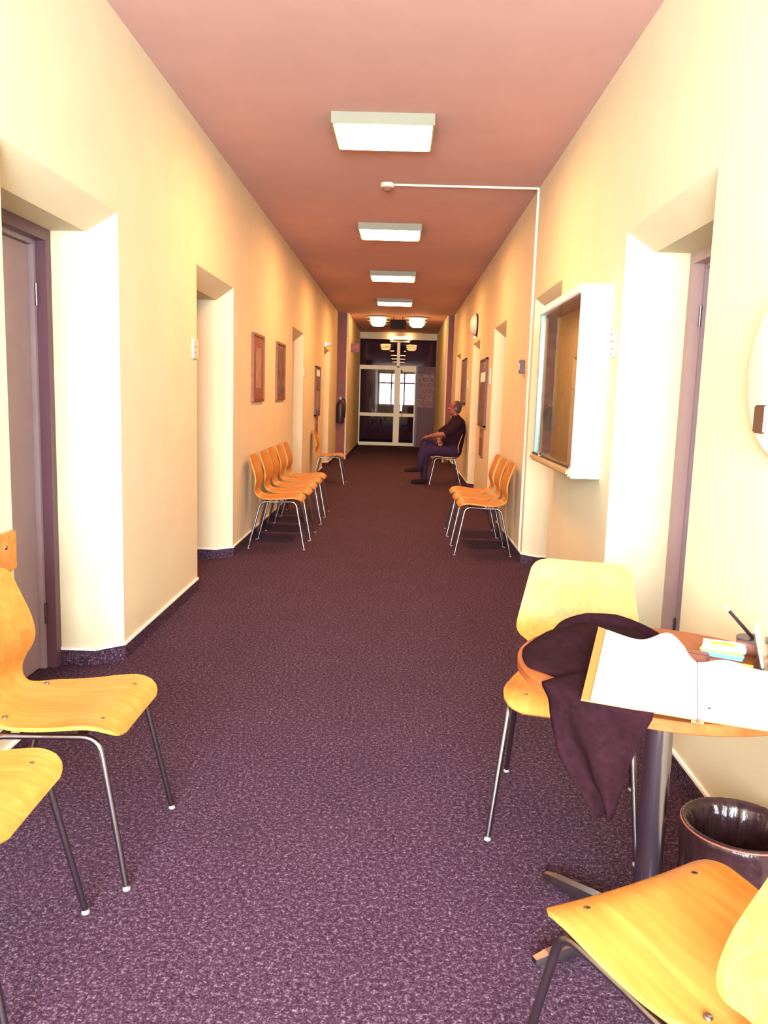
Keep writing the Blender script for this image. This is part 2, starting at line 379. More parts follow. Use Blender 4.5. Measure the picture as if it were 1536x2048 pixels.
# ------------------------------------------------------------------ glass door at the end
def glass_door():
    d = bpy.data.objects.new('door_%d' % n, None); COL.objects.link(d); struct(d)
    y0, y1 = YD, YD+.06
    def fr(name, x0, x1, z0, z1, m='alu_yellow', par=d, ya=y0, yb=y1): return MB().bbox((x0, ya, z0), (x1, yb, z1), .006).build(name, m, par)
    M['alu_yellow'] = mat('cream_door_frame', (.92, .78, .46), .45, var=.02)
    xm0, xm1 = -.17, -.03        # meeting stiles
    xr = .40                     # right edge of the narrow leaf
    ztr = 2.17
    fr('mullion', xm0+.03, xm1-.03, ztr, 2.88)
    fr('mullion_cap', -.34, .20, 2.86, 2.90)
    fr('frame_head', IL, xr, ztr-.06, ztr+.05)
    for (nm, a, b) in (('glazed_leaf', IL, xm0+.07), ('glazed_leaf', xm0+.07, xr)):
        lf = MB()
        wst = .075
        if nm == 'glazed_leaf' and a == IL:
            lf.box((a, y0, .02), (a+.03, y1, ztr-.06)); lf.box((b-.09, y0-.005, .02), (b, y1, ztr-.06))
        else:
            lf.box((a, y0, .02), (a+wst, y1, ztr-.06)); lf.box((b-.03, y0, .02), (b, y1, ztr-.06))
        lf.box((a+.03, y0+.002, .02), (b-.03, y1-.002, .11)); lf.box((a+.03, y0+.002, .83), (b-.03, y1-.002, .92))
        lo = lf.build(nm, 'alu_yellow', d)
        x0, x1 = (a+.03, b-.09) if a == IL else (a+wst, b-.03)
        for (z0, z1) in ((.11, .83), (.92, ztr-.06)):
            MB().box((x0, y0+.025, z0), (x1, y0+.033, z1)).build('pane', 'glass_door', lo)
    for (x0, x1) in ((IL, xm0+.03), (xm1-.03, IR)):
        MB().box((x0, y0+.025, ztr+.05), (x1, y0+.033, 2.93)).build('transom_pane', 'glass_door', d)
    fr('door_closer', .02, .40, ztr-.11, ztr+.03, par=d, ya=y0-.07, yb=y0-.002)
    pn = fr('side_panel', xr+.005, IR, 0.0, ztr+.05, 'panel_mauve', ya=y0+.01, yb=y0+.05)
    fr('panel_post', xr, xr+.06, 0, ztr+.05, 'frame', ya=y0-.01, yb=y0+.06)
    h = MB(); h.tube(fillet([(.02, y0-.002, 1.14), (.02, y0-.05, 1.14), (-.09, y0-.05, 1.14)], .02), .014, 8); h.build('handle', 'steel', d)
    MB().bbox((-.01, y0-.012, .99), (.05, y0, 1.20), .004).build('handle_plate', 'steel', d)
    MB().tube([(.045, y0-.03, 1.12), (.048, y0-.03, .84)], .012, 8).build('key_strap', 'rim_red', d)
glass_door()

# ------------------------------------------------------------------ lamps
def panel_lamp(y, label):
    t = thing('ceiling_panel_lamp', label, 'ceiling lamp', (-.165, y, H), 0, 'square ceiling lamps in a line')
    w, d, t0 = .32, .55, .068
    b = MB().box((-w, .012, -t0), (-w+.012, d-.012, 0)).box((w-.012, .012, -t0), (w, d-.012, 0)).box((-w, 0, -t0), (w, .012, 0)).box((-w, d-.012, -t0), (w, d, 0)).box((-w+.012, .012, -.012), (w-.012, d-.012, 0))
    b.build('housing', 'housing', t)
    a, c = w-.02, w-.028
    v = [(-a, .018, -t0+.004), (a, .018, -t0+.004), (a, d-.018, -t0+.004), (-a, d-.018, -t0+.004), (-c, .026, -t0-.005), (c, .026, -t0-.005), (c, d-.026, -t0-.005), (-c, d-.026, -t0-.005)]
    MB().add(v, [(4,7,6,5),(0,4,5,1),(1,5,6,2),(2,6,7,3),(3,7,4,0)]).build('diffuser', 'lamp_panel', t)
for y, lb in ((5.25, 'square glowing ceiling lamp nearest the viewer, largest of the four'), (8.44, 'square glowing ceiling lamp just beyond the smoke detector'),
              (11.58, 'third square ceiling lamp along the corridor, second smallest'), (14.75, 'smallest square ceiling lamp, last before the two round lamps')):
    panel_lamp(y, lb)
def round_lamp(x, label):
    t = thing('round_ceiling_lamp', label, 'ceiling lamp', (x, 18.1, H), 0, 'pair of tiered round lamps')
    MB().lathe([(.06, 0), (.27, -.016), (.27, -.026), (.05, -.026)]).build('ceiling_plate', 'alu', t)
    g = MB().lathe([(.165, -.022), (.17, -.06), (.165, -.11), (.15, -.17), (.11, -.205), (.0, -.215)]); g.build('glass_shade', 'lamp_round', t)
    MB().lathe([(.168, -.085), (.235, -.094), (.235, -.102), (.168, -.102)]).build('ring', 'alu', t)
    MB().lathe([(.155, -.142), (.205, -.150), (.205, -.157), (.152, -.157)]).build('ring', 'alu', t)
round_lamp(-.55, 'glowing tiered round ceiling lamp left of the dark hanging box')
round_lamp(.30, 'glowing tiered round ceiling lamp right of the dark hanging box')
t = thing('hanging_box', 'dark rectangular box hanging between the two round ceiling lamps', 'sign box', (-.11, 18.0, H))
MB().bbox((-.17, -.05, -.26), (.17, .05, -.07), .012).build('body', 'black', t)
MB().tube([(-.1, 0, -.075), (-.1, 0, 0)], .008, 6).build('hanger', 'black', t); MB().tube([(.1, 0, -.075), (.1, 0, 0)], .008, 6).build('hanger', 'black', t)
t = thing('twin_spot_light', 'small twin-spot light above the glass door', 'lamp', (-.06, YD-.06, 2.97))
MB().bbox((-.16, -.06, -.05), (.16, .02, .05), .01).build('body', 'alu', t)
for sx in (-.24, .24): MB().lathe([(.03, .06), (.055, .05), (.065, -.03), (.055, -.05), (0, -.055)], (sx, -.05, 0), 16).build('spot', 'lamp_spot', t)
for sx in (-.19, .19): MB().tube([(sx*.8, -.03, 0), (sx*1.25, -.05, .0)], .012, 6).build('arm', 'alu', t)

# smoke detector + conduit
t = thing('smoke_detector', 'small smoke detector on the ceiling behind the nearest lamp', 'detector', (-.165, 6.93, H))
MB().lathe([(.058, 0), (.058, -.02), (.05, -.03), (.0, -.03)]).build('base', 'plastic_white', t)
MB().lathe([(.042, -.03), (.04, -.045), (.028, -.06), (.0, -.062)], n=20).build('sensor_cap', 'art_brown', t)
t = thing('cable_conduit', 'thin cream cable duct across the ceiling and down the right wall', 'cable duct', (RW, 6.93, 0))
MB().bbox((-RW-.165+.058, -.012, H-.016), (-.002, .012, H-.001), .003).build('ceiling_run', 'plastic_white', t)
MB().bbox((-.018, -.014, .09), (-.001, .014, H-.017), .003).build('wall_run', 'plastic_white', t)

# ------------------------------------------------------------------ chairs
PROF = [(-.275,.82),(-.262,.785),(-.248,.745),(-.230,.70),(-.214,.655),(-.205,.61),(-.206,.57),(-.213,.535),(-.214,.505),(-.203,.475),(-.18,.456),(-.14,.447),(-.09,.443),(-.03,.443),(.03,.446),(.09,.452),(.135,.455),(.17,.449),(.195,.436),(.212,.418)]
HW = [(0,.115),(.008,.143),(.02,.160),(.045,.174),(.08,.180),(.18,.194),(.27,.208),(.30,.212),(.325,.211),(.35,.199),(.375,.174),(.405,.149),(.44,.135),(.475,.130),(.505,.139),(.53,.154),(.55,.172),(.59,.188),(.66,.198),(.80,.208),(.90,.210),(.945,.203),(.972,.188),(.988,.170),(1.0,.140)]
def catmull(P, n):
    out = []
    for i in range(len(P)-1):
        p0, p1, p2, p3 = [Vector((*P[max(0, min(len(P)-1, i+k))], 0)) for k in (-1, 0, 1, 2)]
        for j in range(n):
            t = j/n; out.append(.5*((2*p1)+(-p0+p2)*t+(2*p0-5*p1+4*p2-p3)*t*t+(-p0+3*p1-3*p2+p3)*t**3))
    out.append(Vector((*P[-1], 0))); return out
def shell_mesh():
    pr = catmull(PROF, 4); Ls = [0]
    for i in range(1, len(pr)): Ls.append(Ls[-1]+(pr[i]-pr[i-1]).length)
    # resample, denser at both ends
    ts = []
    k = 0.
    ts = [0, .004, .009, .015, .022, .032, .045, .06] + [.06+.88*i/48 for i in range(1, 48)] + [.945, .96, .972, .982, .99, .996, 1.0]
    def at(t):
        s = t*Ls[-1]
        for i in range(len(Ls)-1):
            if s <= Ls[i+1]+1e-9:
                a = (s-Ls[i])/(Ls[i+1]-Ls[i]); return pr[i].lerp(pr[i+1], a)
        return pr[-1]
    NU = 12; th = .0115; top = []; bot = []
    for t in ts:
        p = at(t); a = at(max(0, t-.01)); b = at(min(1, t+.01)); d = (b-a).normalized(); nrm = Vector((d.y, -d.x, 0))   # nrm points to sitter
        nrm = Vector((-d.y, d.x, 0))
        if nrm.y < 0 and t > .6: nrm = -nrm
        if nrm.x < 0 and t <= .45: nrm = -nrm
        if .45 < t <= .6 and (nrm.x+nrm.y) < 0: nrm = -nrm
        hw = lerpkeys(HW, t); curv = .018*max(0, 1-t/.40) + .006*max(0, min(1, (t-.6)/.2))
        for i in range(NU+1):
            u = -1+2*i/NU; y = hw*u; off = curv*(u*hw/.2)**2
            c = p+nrm*off
            top.append((c.x+nrm.x*th/2, y, c.y+nrm.y*th/2)); bot.append((c.x-nrm.x*th/2, y, c.y-nrm.y*th/2))
    nt = len(ts); W_ = NU+1; o = len(top); fs = []
    for i in range(nt-1):
        for j in range(NU):
            a = i*W_+j; fs.append((a, a+1, a+W_+1, a+W_)); fs.append((o+a, o+a+W_, o+a+W_+1, o+a+1))
    for i in range(nt-1):
        for j in (0, NU):
            a = i*W_+j; f = (a, a+W_, o+a+W_, o+a); fs.append(f if j == 0 else f[::-1])
    for j in range(NU):
        a = j; fs.append((a, o+a, o+a+1, a+1)); a = (nt-1)*W_+j; fs.append((a, a+1, o+a+1, o+a))
    b = MB(); b.add(top+bot, fs, True); return b
def make_chair():
    t = thing('stacking_chair', 'tmp', 'chair')
    sh = shell_mesh().build('seat_shell', 'beech', t, weld=True)
    for p in sh.data.polygons: p.use_smooth = True
    md = sh.modifiers.new('sharp', 'EDGE_SPLIT'); md.split_angle = R(50)
    bolt = None
    for (x, y) in ((.15, .137), (.15, -.137), (-.128, .137), (-.128, -.137)):
        z = .460 if x > 0 else .4535
        MB().lathe([(.0075, -.002), (.0075, .0018), (.004, .0032), (0, .0034)], (x, y, z), 10).build('bolt', 'chrome', sh)
    for s in (-1, 1):
        rail_z = .4265
        f = fillet([(.24, s*.225, .012), (.158, s*.187, rail_z), (0, s*.182, rail_z-.006)], .05, 6)
        lg = MB().tube(f, .0090, 10).build('leg', 'chrome', t)
        MB().lathe([(.0105, 0), (.0112, .002), (.0105, .007), (.0, .009)], (.241, s*.2255, 0), 10).build('foot_cap', 'plastic_cap', lg)
        f = fillet([(-.255, s*.225, .012), (-.155, s*.187, rail_z-.008), (0, s*.182, rail_z-.006)], .05, 6)
        lg = MB().tube(f, .0090, 10).build('leg', 'chrome', t)
        MB().lathe([(.0105, 0), (.0112, .002), (.0105, .007), (.0, .009)], (-.256, s*.2255, 0), 10).build('foot_cap', 'plastic_cap', lg)
    for x in (.10, -.11): MB().bbox((x-.013, -.19, .4205), (x+.013, .19, .4275), .003).build('cross_bar', 'chrome', t)
    return t
CH = [  # x, y, heading, label, group
    (-.96, 2.29, 0, 'pale beech chair at the left, its whole seat in view before the mauve door', None),
    (-1.027, 1.725, 1.5, 'beech chair cut off by the left edge, only its seat tip showing', None),
    (-1.065, 7.30, 1, 'nearest of the five beech chairs in the row along the left wall', 'row of five chairs on the left'),
    (-1.06, 7.80, 0, 'second nearest of the five beech chairs in the left row', 'row of five chairs on the left'),
    (-1.065, 8.30, -1, 'middle chair of the five beech chairs in the left row', 'row of five chairs on the left'),
    (-1.06, 8.80, 1, 'second farthest of the five beech chairs in the left row', 'row of five chairs on the left'),
    (-1.06, 9.32, 0, 'farthest of the five beech chairs in the left row', 'row of five chairs on the left'),
    (-1.08, 12.67, 0, 'beech chair standing alone by the left wall, beyond the row of five', None),
    (.765, 7.31, 180, 'nearest of the three beech chairs in the row on the right', 'row of three chairs on the right'),
    (.76, 7.80, 180, 'middle chair of the three beech chairs on the right', 'row of three chairs on the right'),
    (.755, 8.30, 179, 'farthest of the three beech chairs on the right', 'row of three chairs on the right'),
    (.735, 13.07, 181, 'beech chair the seated man sits on', None),
    (.598, 2.574, -104.2, 'pale beech chair behind the round table, its backrest facing the viewer', None),
    (.565, 1.306, 117.7, 'beech chair in the lower right corner, turned away toward the table', None)]
proto = make_chair()
for i, (x, y, a, lb, g) in enumerate(CH):
    c = proto if i == 0 else copy_tree(proto)
    c.location = (x, y, 0); c.rotation_euler = (0, 0, R(a)); c['label'] = lb
    if g: c['group'] = g
    elif 'group' in c: del c['group']

# wooden bumper rail on the left wall
t = thing('wall_rail', 'orange wooden bumper board on the left wall above the chairs', 'wall rail', (L, 0, .80))
MB().bbox((0, YB+.4, -.07), (.022, 2.82, .07), .004).build('board', 'beech_edge', t)
for y in (.6, 1.7, 2.74): MB().lathe([(.008, 0), (.007, .003), (0, .004)], (.022, y, .02), 10, 'x').build('screw', 'steel', t)

# ------------------------------------------------------------------ round table and what lies on it
TX, TY, TZ, TR = .675, 1.94, .74, .360
t = thing('round_table', 'round orange wooden table with a steel column at the right', 'table', (TX, TY, 0))
MB().lathe([(0, TZ-.026), (TR-.0025, TZ-.026), (TR, TZ-.0235), (TR, TZ-.0025), (TR-.0025, TZ), (0, TZ)], n=96, smooth=False).build('table_top', 'table', t)
MB().lathe([(.0, TZ-.040), (.11, TZ-.040), (.11, TZ-.0265), (.0, TZ-.0265)], n=28).build('mounting_plate', 'darkmetal', t)
MB().lathe([(.034, .055), (.034, TZ-.040)], n=32).build('column', 'steel', t)
MB().lathe([(.0, .02), (.05, .02), (.05, .055), (.036, .075), (.034, .075)], n=24).build('hub', 'darkmetal', t)
for k in range(5):
    a = R(130+72*k); d = Vector((math.cos(a), math.sin(a), 0)); w = Vector((-d.y, d.x, 0))
    b = MB(); vs = []
    for (r, hw, z0, z1) in ((.03, .022, .02, .062), (.16, .020, .016, .050), (.29, .017, .012, .034), (.325, .012, .012, .026)):
        p = d*r; vs += [p+w*hw+Vector((0,0,z0)), p-w*hw+Vector((0,0,z0)), p-w*hw*.7+Vector((0,0,z1)), p+w*hw*.7+Vector((0,0,z1))]
    fs = [(i*4+j, i*4+(j+1) % 4, i*4+4+(j+1) % 4, i*4+4+j) for i in range(3) for j in range(4)]+[(3,2,1,0),(12,13,14,15)]
    ft = b.add(vs, fs).build('foot', 'chrome', t, weld=True)
    MB().lathe([(.014, 0), (.014, .013), (0, .013)], tuple(d*.30), 10).build('glide', 'black', ft)

# jacket: hanging panel down the table edge plus the bunched part on top
def jacket():
    t = thing('black_jacket', 'black jacket bunched on the round table and hanging over its edge', 'jacket', (TX, TY, TZ))
    keys_l = [(.765, 205), (.72, 210), (.693, 211.3), (.652, 213.6), (.603, 217.7), (.568, 222.4), (.535, 227.7), (.51, 231.0), (.495, 233.0)]
    keys_r = [(.765, 250), (.727, 247.5), (.692, 245.5), (.645, 243.2), (.585, 240.6), (.533, 238.8), (.51, 238.4), (.495, 237.6)]
    def kz(K, z):
        for i in range(len(K)-1):
            if z >= K[i+1][0]:
                a, b = K[i], K[i+1]; k = (z-a[0])/(b[0]-a[0]); return a[1]+(b[1]-a[1])*k
        return K[-1][1]
    NZ, NU = 26, 18; out = []; inn = []
    rows = []
    for i in range(6):                       # over the rim: from the table top outwards
        k = i/6; rows.append((.755+.008*(1-k), TR-.10+.10*k, k))
    for i in range(NZ+1):
        z = .752-(.752-.495)*i/NZ; rows.append((z, TR+.012, None))
    for (z, rad, k) in rows:
        zz = min(z, .745); al, ar = kz(keys_l, zz), kz(keys_r, zz)
        for j in range(NU+1):
            u = j/NU; a = R(al+(ar-al)*u)
            drop = max(0, .745-z)
            fold = .014*math.sin(u*9+z*14)*min(1, drop*8)+.006*mnoise.noise(Vector((u*5, z*20, 1)))
            sag = -.045*min(1, drop/.2)                  # hangs inwards below the rim
            r = rad+fold+sag*.35+.004
            out.append((r*math.cos(a), r*math.sin(a), z-TZ))
            r2 = r-.009-.012*math.sin(u*PI)
            inn.append((max(r2, TR+.002) if (z < TZ and z > TZ-.03) else r2, a, z))
    nv = []
    for (p, q) in zip(out, inn):
        z = q[2]-.008 if q[2] > .7525 else q[2]
        nv.append((q[0]*math.cos(q[1]), q[0]*math.sin(q[1]), max(z, TZ+.002)-TZ if q[2] > .745 else z-TZ))
    W_ = NU+1; nr = len(rows); o = len(out); fs = []
    for i in range(nr-1):
        for j in range(NU):
            a = i*W_+j; fs += [(a, a+W_, a+W_+1, a+1), (o+a, o+a+1, o+a+W_+1, o+a+W_)]
    for i in range(nr-1):
        fs.append((i*W_, o+i*W_, o+(i+1)*W_, (i+1)*W_)); a = i*W_+NU; fs.append((a, a+W_, o+a+W_, o+a))
    for j in range(NU): fs.append((j, j+1, o+j+1, o+j)); a = (nr-1)*W_+j; fs.append((a, o+a, o+a+1, a+1))
    MB().add(out+nv, fs, True).build('hanging_panel', 'jacket', t, weld=True)
    # bunched part: closed outline on the table, domed with folds
    poly = [(.328, 1.98), (.330, 1.90), (.365, 1.855), (.41, 1.80), (.46, 1.74), (.52, 1.80), (.58, 1.93), (.66, 2.04), (.715, 2.10), (.70, 2.17), (.645, 2.21), (.57, 2.20), (.50, 2.235), (.455, 2.19), (.40, 2.14), (.345, 2.05)]
    cx = sum(p[0] for p in poly)/len(poly); cy = sum(p[1] for p in poly)/len(poly)
    cp = catmull(poly+[poly[0]], 3)[:-1]; K = len(cp); RN = 9; vs = []
    for i in range(RN+1):
        k = i/RN
        for p in cp:
            x = cx+(p.x-cx)*k; y = cy+(p.y-cy)*k
            hgt = .030*(1-k**3)+.022*max(0, min(1, (y-1.95)/.12))*(1-k**4)
            hgt += (.010*mnoise.noise(Vector((x*16, y*9, 3)))+.006*mnoise.noise(Vector((x*40, y*30, 8))))*(1-k*k)
            vs.append((x-TX, y-TY, .003+max(hgt, .002)))
    o = len(vs)
    for p in cp: vs.append((p.x-TX, p.y-TY, .001))
    fs = [(i*K+j, (i+1)*K+j, (i+1)*K+(j+1) % K, i*K+(j+1) % K) for i in range(RN) for j in range(K)]
    fs += [(RN*K+j, o+j, o+(j+1) % K, RN*K+(j+1) % K) for j in range(K)]+[tuple(range(o, o+K))]
    MB().add(vs, fs, True).build('bunched_cloth', 'jacket', t, weld=True)
    # rolled collar / sleeve ridge at the far side
    sl = [(-.245, .14, .022), (-.20, .21, .030), (-.14, .25, .035), (-.06, .255, .034), (.0, .225, .026), (.04, .17, .018)]
    pts = [Vector((q.x, q.y, 0)) for q in catmull([(a, b) for a, b, c in sl], 5)]
    zz = [lerpkeys([(i/5, s[2]) for i, s in enumerate(sl)], i/(len(pts)-1)) for i in range(len(pts))]
    MB().tube([(p.x, p.y, z*.95) for p, z in zip(pts, zz)], [max(.012, z*.85) for z in zz], 12).build('sleeve', 'jacket', t)
jacket()

def book():
    t = thing('open_book', 'open book with white pages and orange cover on the round table', 'book', (.622, 1.572, 0))
    A = Vector((.944, -.33, 0)); B = Vector((.33, .944, 0))
    def base(a, b):
        k = b/.3; return .7445+.022*k+(.048*k+.004)*max(0, -a/.21)+.006
    def P(a, b, z): v = A*a+B*b; return (v.x, v.y, z)
    def slab(a0, a1, b0, b1, f0, f1, na=14, nb=10):
        top = []; bot = []
        for i in range(na+1):
            for j in range(nb+1):
                a = a0+(a1-a0)*i/na; b = b0+(b1-b0)*j/nb
                top.append(P(a, b, base(a, b)+f1(a, b))); bot.append(P(a, b, base(a, b)+f0(a, b)))
        o = len(top); W_ = nb+1; fs = []
        for i in range(na):
            for j in range(nb):
                k = i*W_+j; fs += [(k, k+W_, k+W_+1, k+1), (o+k, o+k+1, o+k+W_+1, o+k+W_)]
        for i in range(na):
            k = i*W_; fs.append((k, o+k, o+k+W_, k+W_)); k += nb; fs.append((k, k+W_, o+k+W_, o+k))
        for j in range(nb): fs.append((j, j+1, o+j+1, o+j)); k = na*W_+j; fs.append((k, o+k, o+k+1, k+1))
        m = MB(); m.add(top+bot, fs, False); return m
    z0 = lambda a, b: 0.; 
    slab(-.232, -.012, .001, .312, z0, lambda a, b: .003).build('cover', 'orange_cover', t)
    slab(.012, .232, .001, .312, z0, lambda a, b: .003).build('cover', 'orange_cover', t)
    slab(-.012, .012, -.008, .312, lambda a, b: -.002, lambda a, b: .002, 2).build('spine', 'orange_cover', t)
    def arch(p0, p1):
        def f(a, b):
            x = abs(a); k = b/.3
            return .008+(p0+(p1-p0)*k)*math.exp(-((x-.065)/.045)**2)*min(1, x/.03)
        return f
    pl = slab(-.212, -.001, 0, .30, lambda a, b: .003, arch(.008, .014), 18).build('page_block', 'paper', t)
    pr = slab(.001, .212, 0, .30, lambda a, b: .003, arch(.008, .010), 18).build('page_block', 'paper', t)
    f1 = arch(.014, .046)
    slab(-.208, -.002, .065, .298, lambda a, b: f1(a, b)+.001, lambda a, b: f1(a, b)+.0022, 22, 12).build('curling_page', 'paper', t)
    f2 = arch(.012, .014)
    slab(.002, .208, .055, .298, lambda a, b: f2(a, b)+.001, lambda a, b: f2(a, b)+.0022, 22, 12).build('curling_page', 'paper', t)
    z = base(.02, .035)+.0135
    v = P(.022, .04, z); MB().lathe([(.0035, 0), (.0035, .0006), (0, .0007)], v, 12).build('punch_hole', 'black', t)
    slab(-.002, .003, -.02, .30, lambda a, b: .004, lambda a, b: .006, 1).build('ribbon', 'red', t)
book()

def cards():
    z = TZ+.001; cx, cy = .862, 2.055
    names = [('paper_blue', .0, 0, 'pale blue card at the bottom of the small stack on the table'), ('paper_blue', .007, 3, 'second pale blue card from the bottom of the small stack'),
             ('paper_yellow', .014, -4, 'yellow-edged card in the middle of the small stack of cards'), ('paper', .0185, 5, 'white card with blue edge near the top of the small stack'), ('paper', .0235, 7, 'white card with a yellow bar, topmost of the small stack')]
    hts = [.0065, .0065, .004, .0045, .0035]
    for (m, dz, rot, lb), hh in zip(names, hts):
        t = thing('note_card', lb, 'card', (cx+dz*.12, cy, z+dz), R(-28+rot), 'stack of blue and yellow cards')
        MB().bbox((-.052, -.037, 0), (.052, .037, hh), .0008).build('card', m, t)
        if m == 'paper': MB().box((-.0515, -.0365, -.0001), (.0515, .0365, .0009)).build('edge', 'blue_dark', t)
    MB().box((-.034, -.012, .0035), (.026, .016, .0040)).build('yellow_bar', 'paper_yellow', t)
    t = thing('dark_case', 'dark flat case half under the stack of cards', 'case', (.782, 2.02, TZ+.001), R(-28))
    MB().bbox((-.028, -.045, 0), (.028, .03, .012), .004).build('body', 'art_brown', t); MB().box((-.027, -.008, .0121), (.027, -.006, .0126)).build('seam', 'black', t)
    t = thing('sticky_notes', 'yellow sticky notes beside the open book', 'sticky notes', (.842, 1.925, TZ+.001), R(-24))
    MB().bbox((-.045, -.035, 0), (.03, .03, .006), .0008).build('pad', 'paper_yellow', t)
    v = [(-.045, -.03, .0065), (.035, -.03, .0065), (.04, .028, .012), (-.04, .03, .012)]
    MB().add(v+[(a, b, c+.0006) for a, b, c in v], [(3,2,1,0),(4,5,6,7),(0,1,5,4),(1,2,6,5),(2,3,7,6),(3,0,4,7)]).build('top_sheet', 'paper_yellow', t)
    t = thing('pen_cup', 'small dark round pen cup at the right of the table', 'cup', (.953, 2.085, TZ+.001))
    MB().lathe([(0, 0), (.036, 0), (.041, .012), (.042, .038), (.039, .038), (.037, .012), (0, .006)], n=28).build('bowl', 'art_brown', t)
    MB().lathe([(.0425, .033), (.0435, .036), (.0425, .039), (.039, .039)], n=28).build('rim', 'darkmetal', t)
    t = thing('ballpoint_pen', 'dark pen with pale tip leaning out of the pen cup', 'pen', (.953, 2.085, TZ))
    a, b = Vector((.022, -.004, .014)), Vector((-.090, -.012, .128)); d = b-a
    MB().tube([a, a+d*.2, a+d*.88], [.0035, .0048, .0042], 10).build('barrel', 'black', t)
    MB().tube([a+d*.88, a+d*.93, b], [.0035, .003, .0025], 10).build('tip', 'alu', t)
    t = thing('leaflet_holder', 'clear acrylic holder with a white leaflet at the right edge', 'leaflet holder', (.945, 1.975, TZ+.001), R(62))
    T = Matrix.Rotation(R(-14), 4, 'X')
    MB().bbox((-.06, -.04, 0), (.06, .035, .004), .001).build('base_plate', 'acrylic', t)
    MB().bbox((-.06, 0, .004), (.06, .003, .125), .001, T).build('back_plate', 'acrylic', t)
    MB().bbox((-.06, .012, .004), (.06, .0145, .085), .001, T).build('front_plate', 'acrylic', t)
    lf = MB().bbox((-.054, .0045, .008), (.054, .010, .112), .001, T).build('leaflet', 'paper', t)
    for (x, zz, s) in ((.03, .03, .009), (-.01, .02, .011), (.035, .06, .006)):
        MB().bbox((x-s, .0100, zz-s), (x+s, .0106, zz+s), .0005, T).build('red_mark', 'red', lf)
cards()

# waste bin
t = thing('waste_bin', 'black waste bin lined with a shiny black bag, under the table', 'bin', (.922, 2.0, 0))
MB().lathe([(0, .002), (.100, .002), (.106, .02), (.124, .285), (.121, .285), (.103, .025), (0, .012)], n=40).build('body', 'black', t)
b = MB(); vs = []; NA, prof = 120, [(.128, .05, .016), (.131, .11, .018), (.136, .18, .016), (.139, .24, .012), (.141, .28, .005), (.141, .302, .002), (.134, .304, .002), (.119, .285, .006), (.111, .25, .012), (.106, .20, .016), (.101, .14, .016), (.094, .09, .014), (.07, .055, .010), (.002, .05, .0)]
for (r, z, amp) in prof:
    for k in range(NA):
        a = 2*PI*k/NA; f = 1.5*amp*mnoise.noise(Vector((math.cos(a)*11, math.sin(a)*11, z*8)))+.9*amp*mnoise.noise(Vector((math.cos(a)*26, math.sin(a)*26, z*22)))
        rr = r+f*(.45 if z > .17 and r > .125 else .7)
        vs.append((rr*math.cos(a), rr*math.sin(a), z+f*.3))
m_ = len(prof)
b.add(vs, [(i*NA+k, i*NA+(k+1) % NA, (i+1)*NA+(k+1) % NA, (i+1)*NA+k) for i in range(m_-1) for k in range(NA)], True)
b.build('bag', 'bag', t)
MB().tube([(.1425*math.cos(2*PI*k/48), .1425*math.sin(2*PI*k/48), .298) for k in range(49)], .0022, 6, False).build('rim_band', 'rim_red', t)

# ------------------------------------------------------------------ wall-mounted things, right side
def display_case():
    D, Y0, Y1, Z0, Z1 = .155, 4.34, 5.60, .995, 1.985
    t = thing('display_case', 'white wall display case with glass front and brown pin board', 'display case', (RW, 0, 0))
    x0 = -D
    MB().bbox((x0, Y0, Z0-.02), (-.001, Y0+.022, Z1+.01), .004).build('side_panel', 'white', t)
    MB().bbox((x0, Y1-.022, Z0), (-.001, Y1, Z1), .004).build('side_panel', 'art_pale', t)
    MB().bbox((x0-.008, Y0+.022, Z1-.035), (-.001, Y1+.004, Z1+.012), .005).build('top_rail', 'white', t)
    MB().bbox((x0-.022, Y0+.022, Z0-.012), (-.001, Y1+.008, Z0+.030), .012).build('bottom_rail', 'case_rail', t)
    MB().box((x0-.010, Y0+.022, Z0+.030), (x0+.012, Y1-.022, Z0+.042)).build('glass_track', 'darkmetal', t)
    bk = MB().box((-.025, Y0+.022, Z0+.03), (-.002, Y1-.022, Z1-.035)).build('pin_board', 'cork', t)
    ym = (Y0+Y1)/2
    for (xx, a, b_) in ((x0+.004, Y0+.022, ym+.03), (x0+.012, ym-.03, Y1-.022)):
        p = MB().box((xx, a, Z0+.042), (xx+.004, b_, Z1-.036)).build('sliding_pane', 'glass_clear', t)
    for (a, b_) in ((Y1-.040, Y1-.022),):
        MB().box((x0+.002, a, Z0+.042), (x0+.018, b_, Z1-.036)).build('pane_edge', 'glass_edge', t)
    MB().lathe([(.014, 0), (.014, .014), (.010, .018), (0, .018)], (x0-.012, Y1-.32, Z0+.034), 14).build('lock', 'chrome', t)
    for (a, b_, z0, z1) in ((4.55, 4.76, 1.60, 1.90), (4.86, 5.07, 1.62, 1.91), (5.17, 5.38, 1.58, 1.88), (4.58, 4.79, 1.2, 1.5), (4.92, 5.13, 1.18, 1.48), (5.22, 5.43, 1.15, 1.45)):
        s_ = MB().box((-.028, a, z0), (-.0255, b_, z1)).build('notice_sheet', 'art_pale', t)
        MB().lathe([(.006, 0), (.005, -.008), (0, -.009)], (-.028, (a+b_)/2, z1-.02), 8, 'x').build('pin', 'black', s_)
display_case()
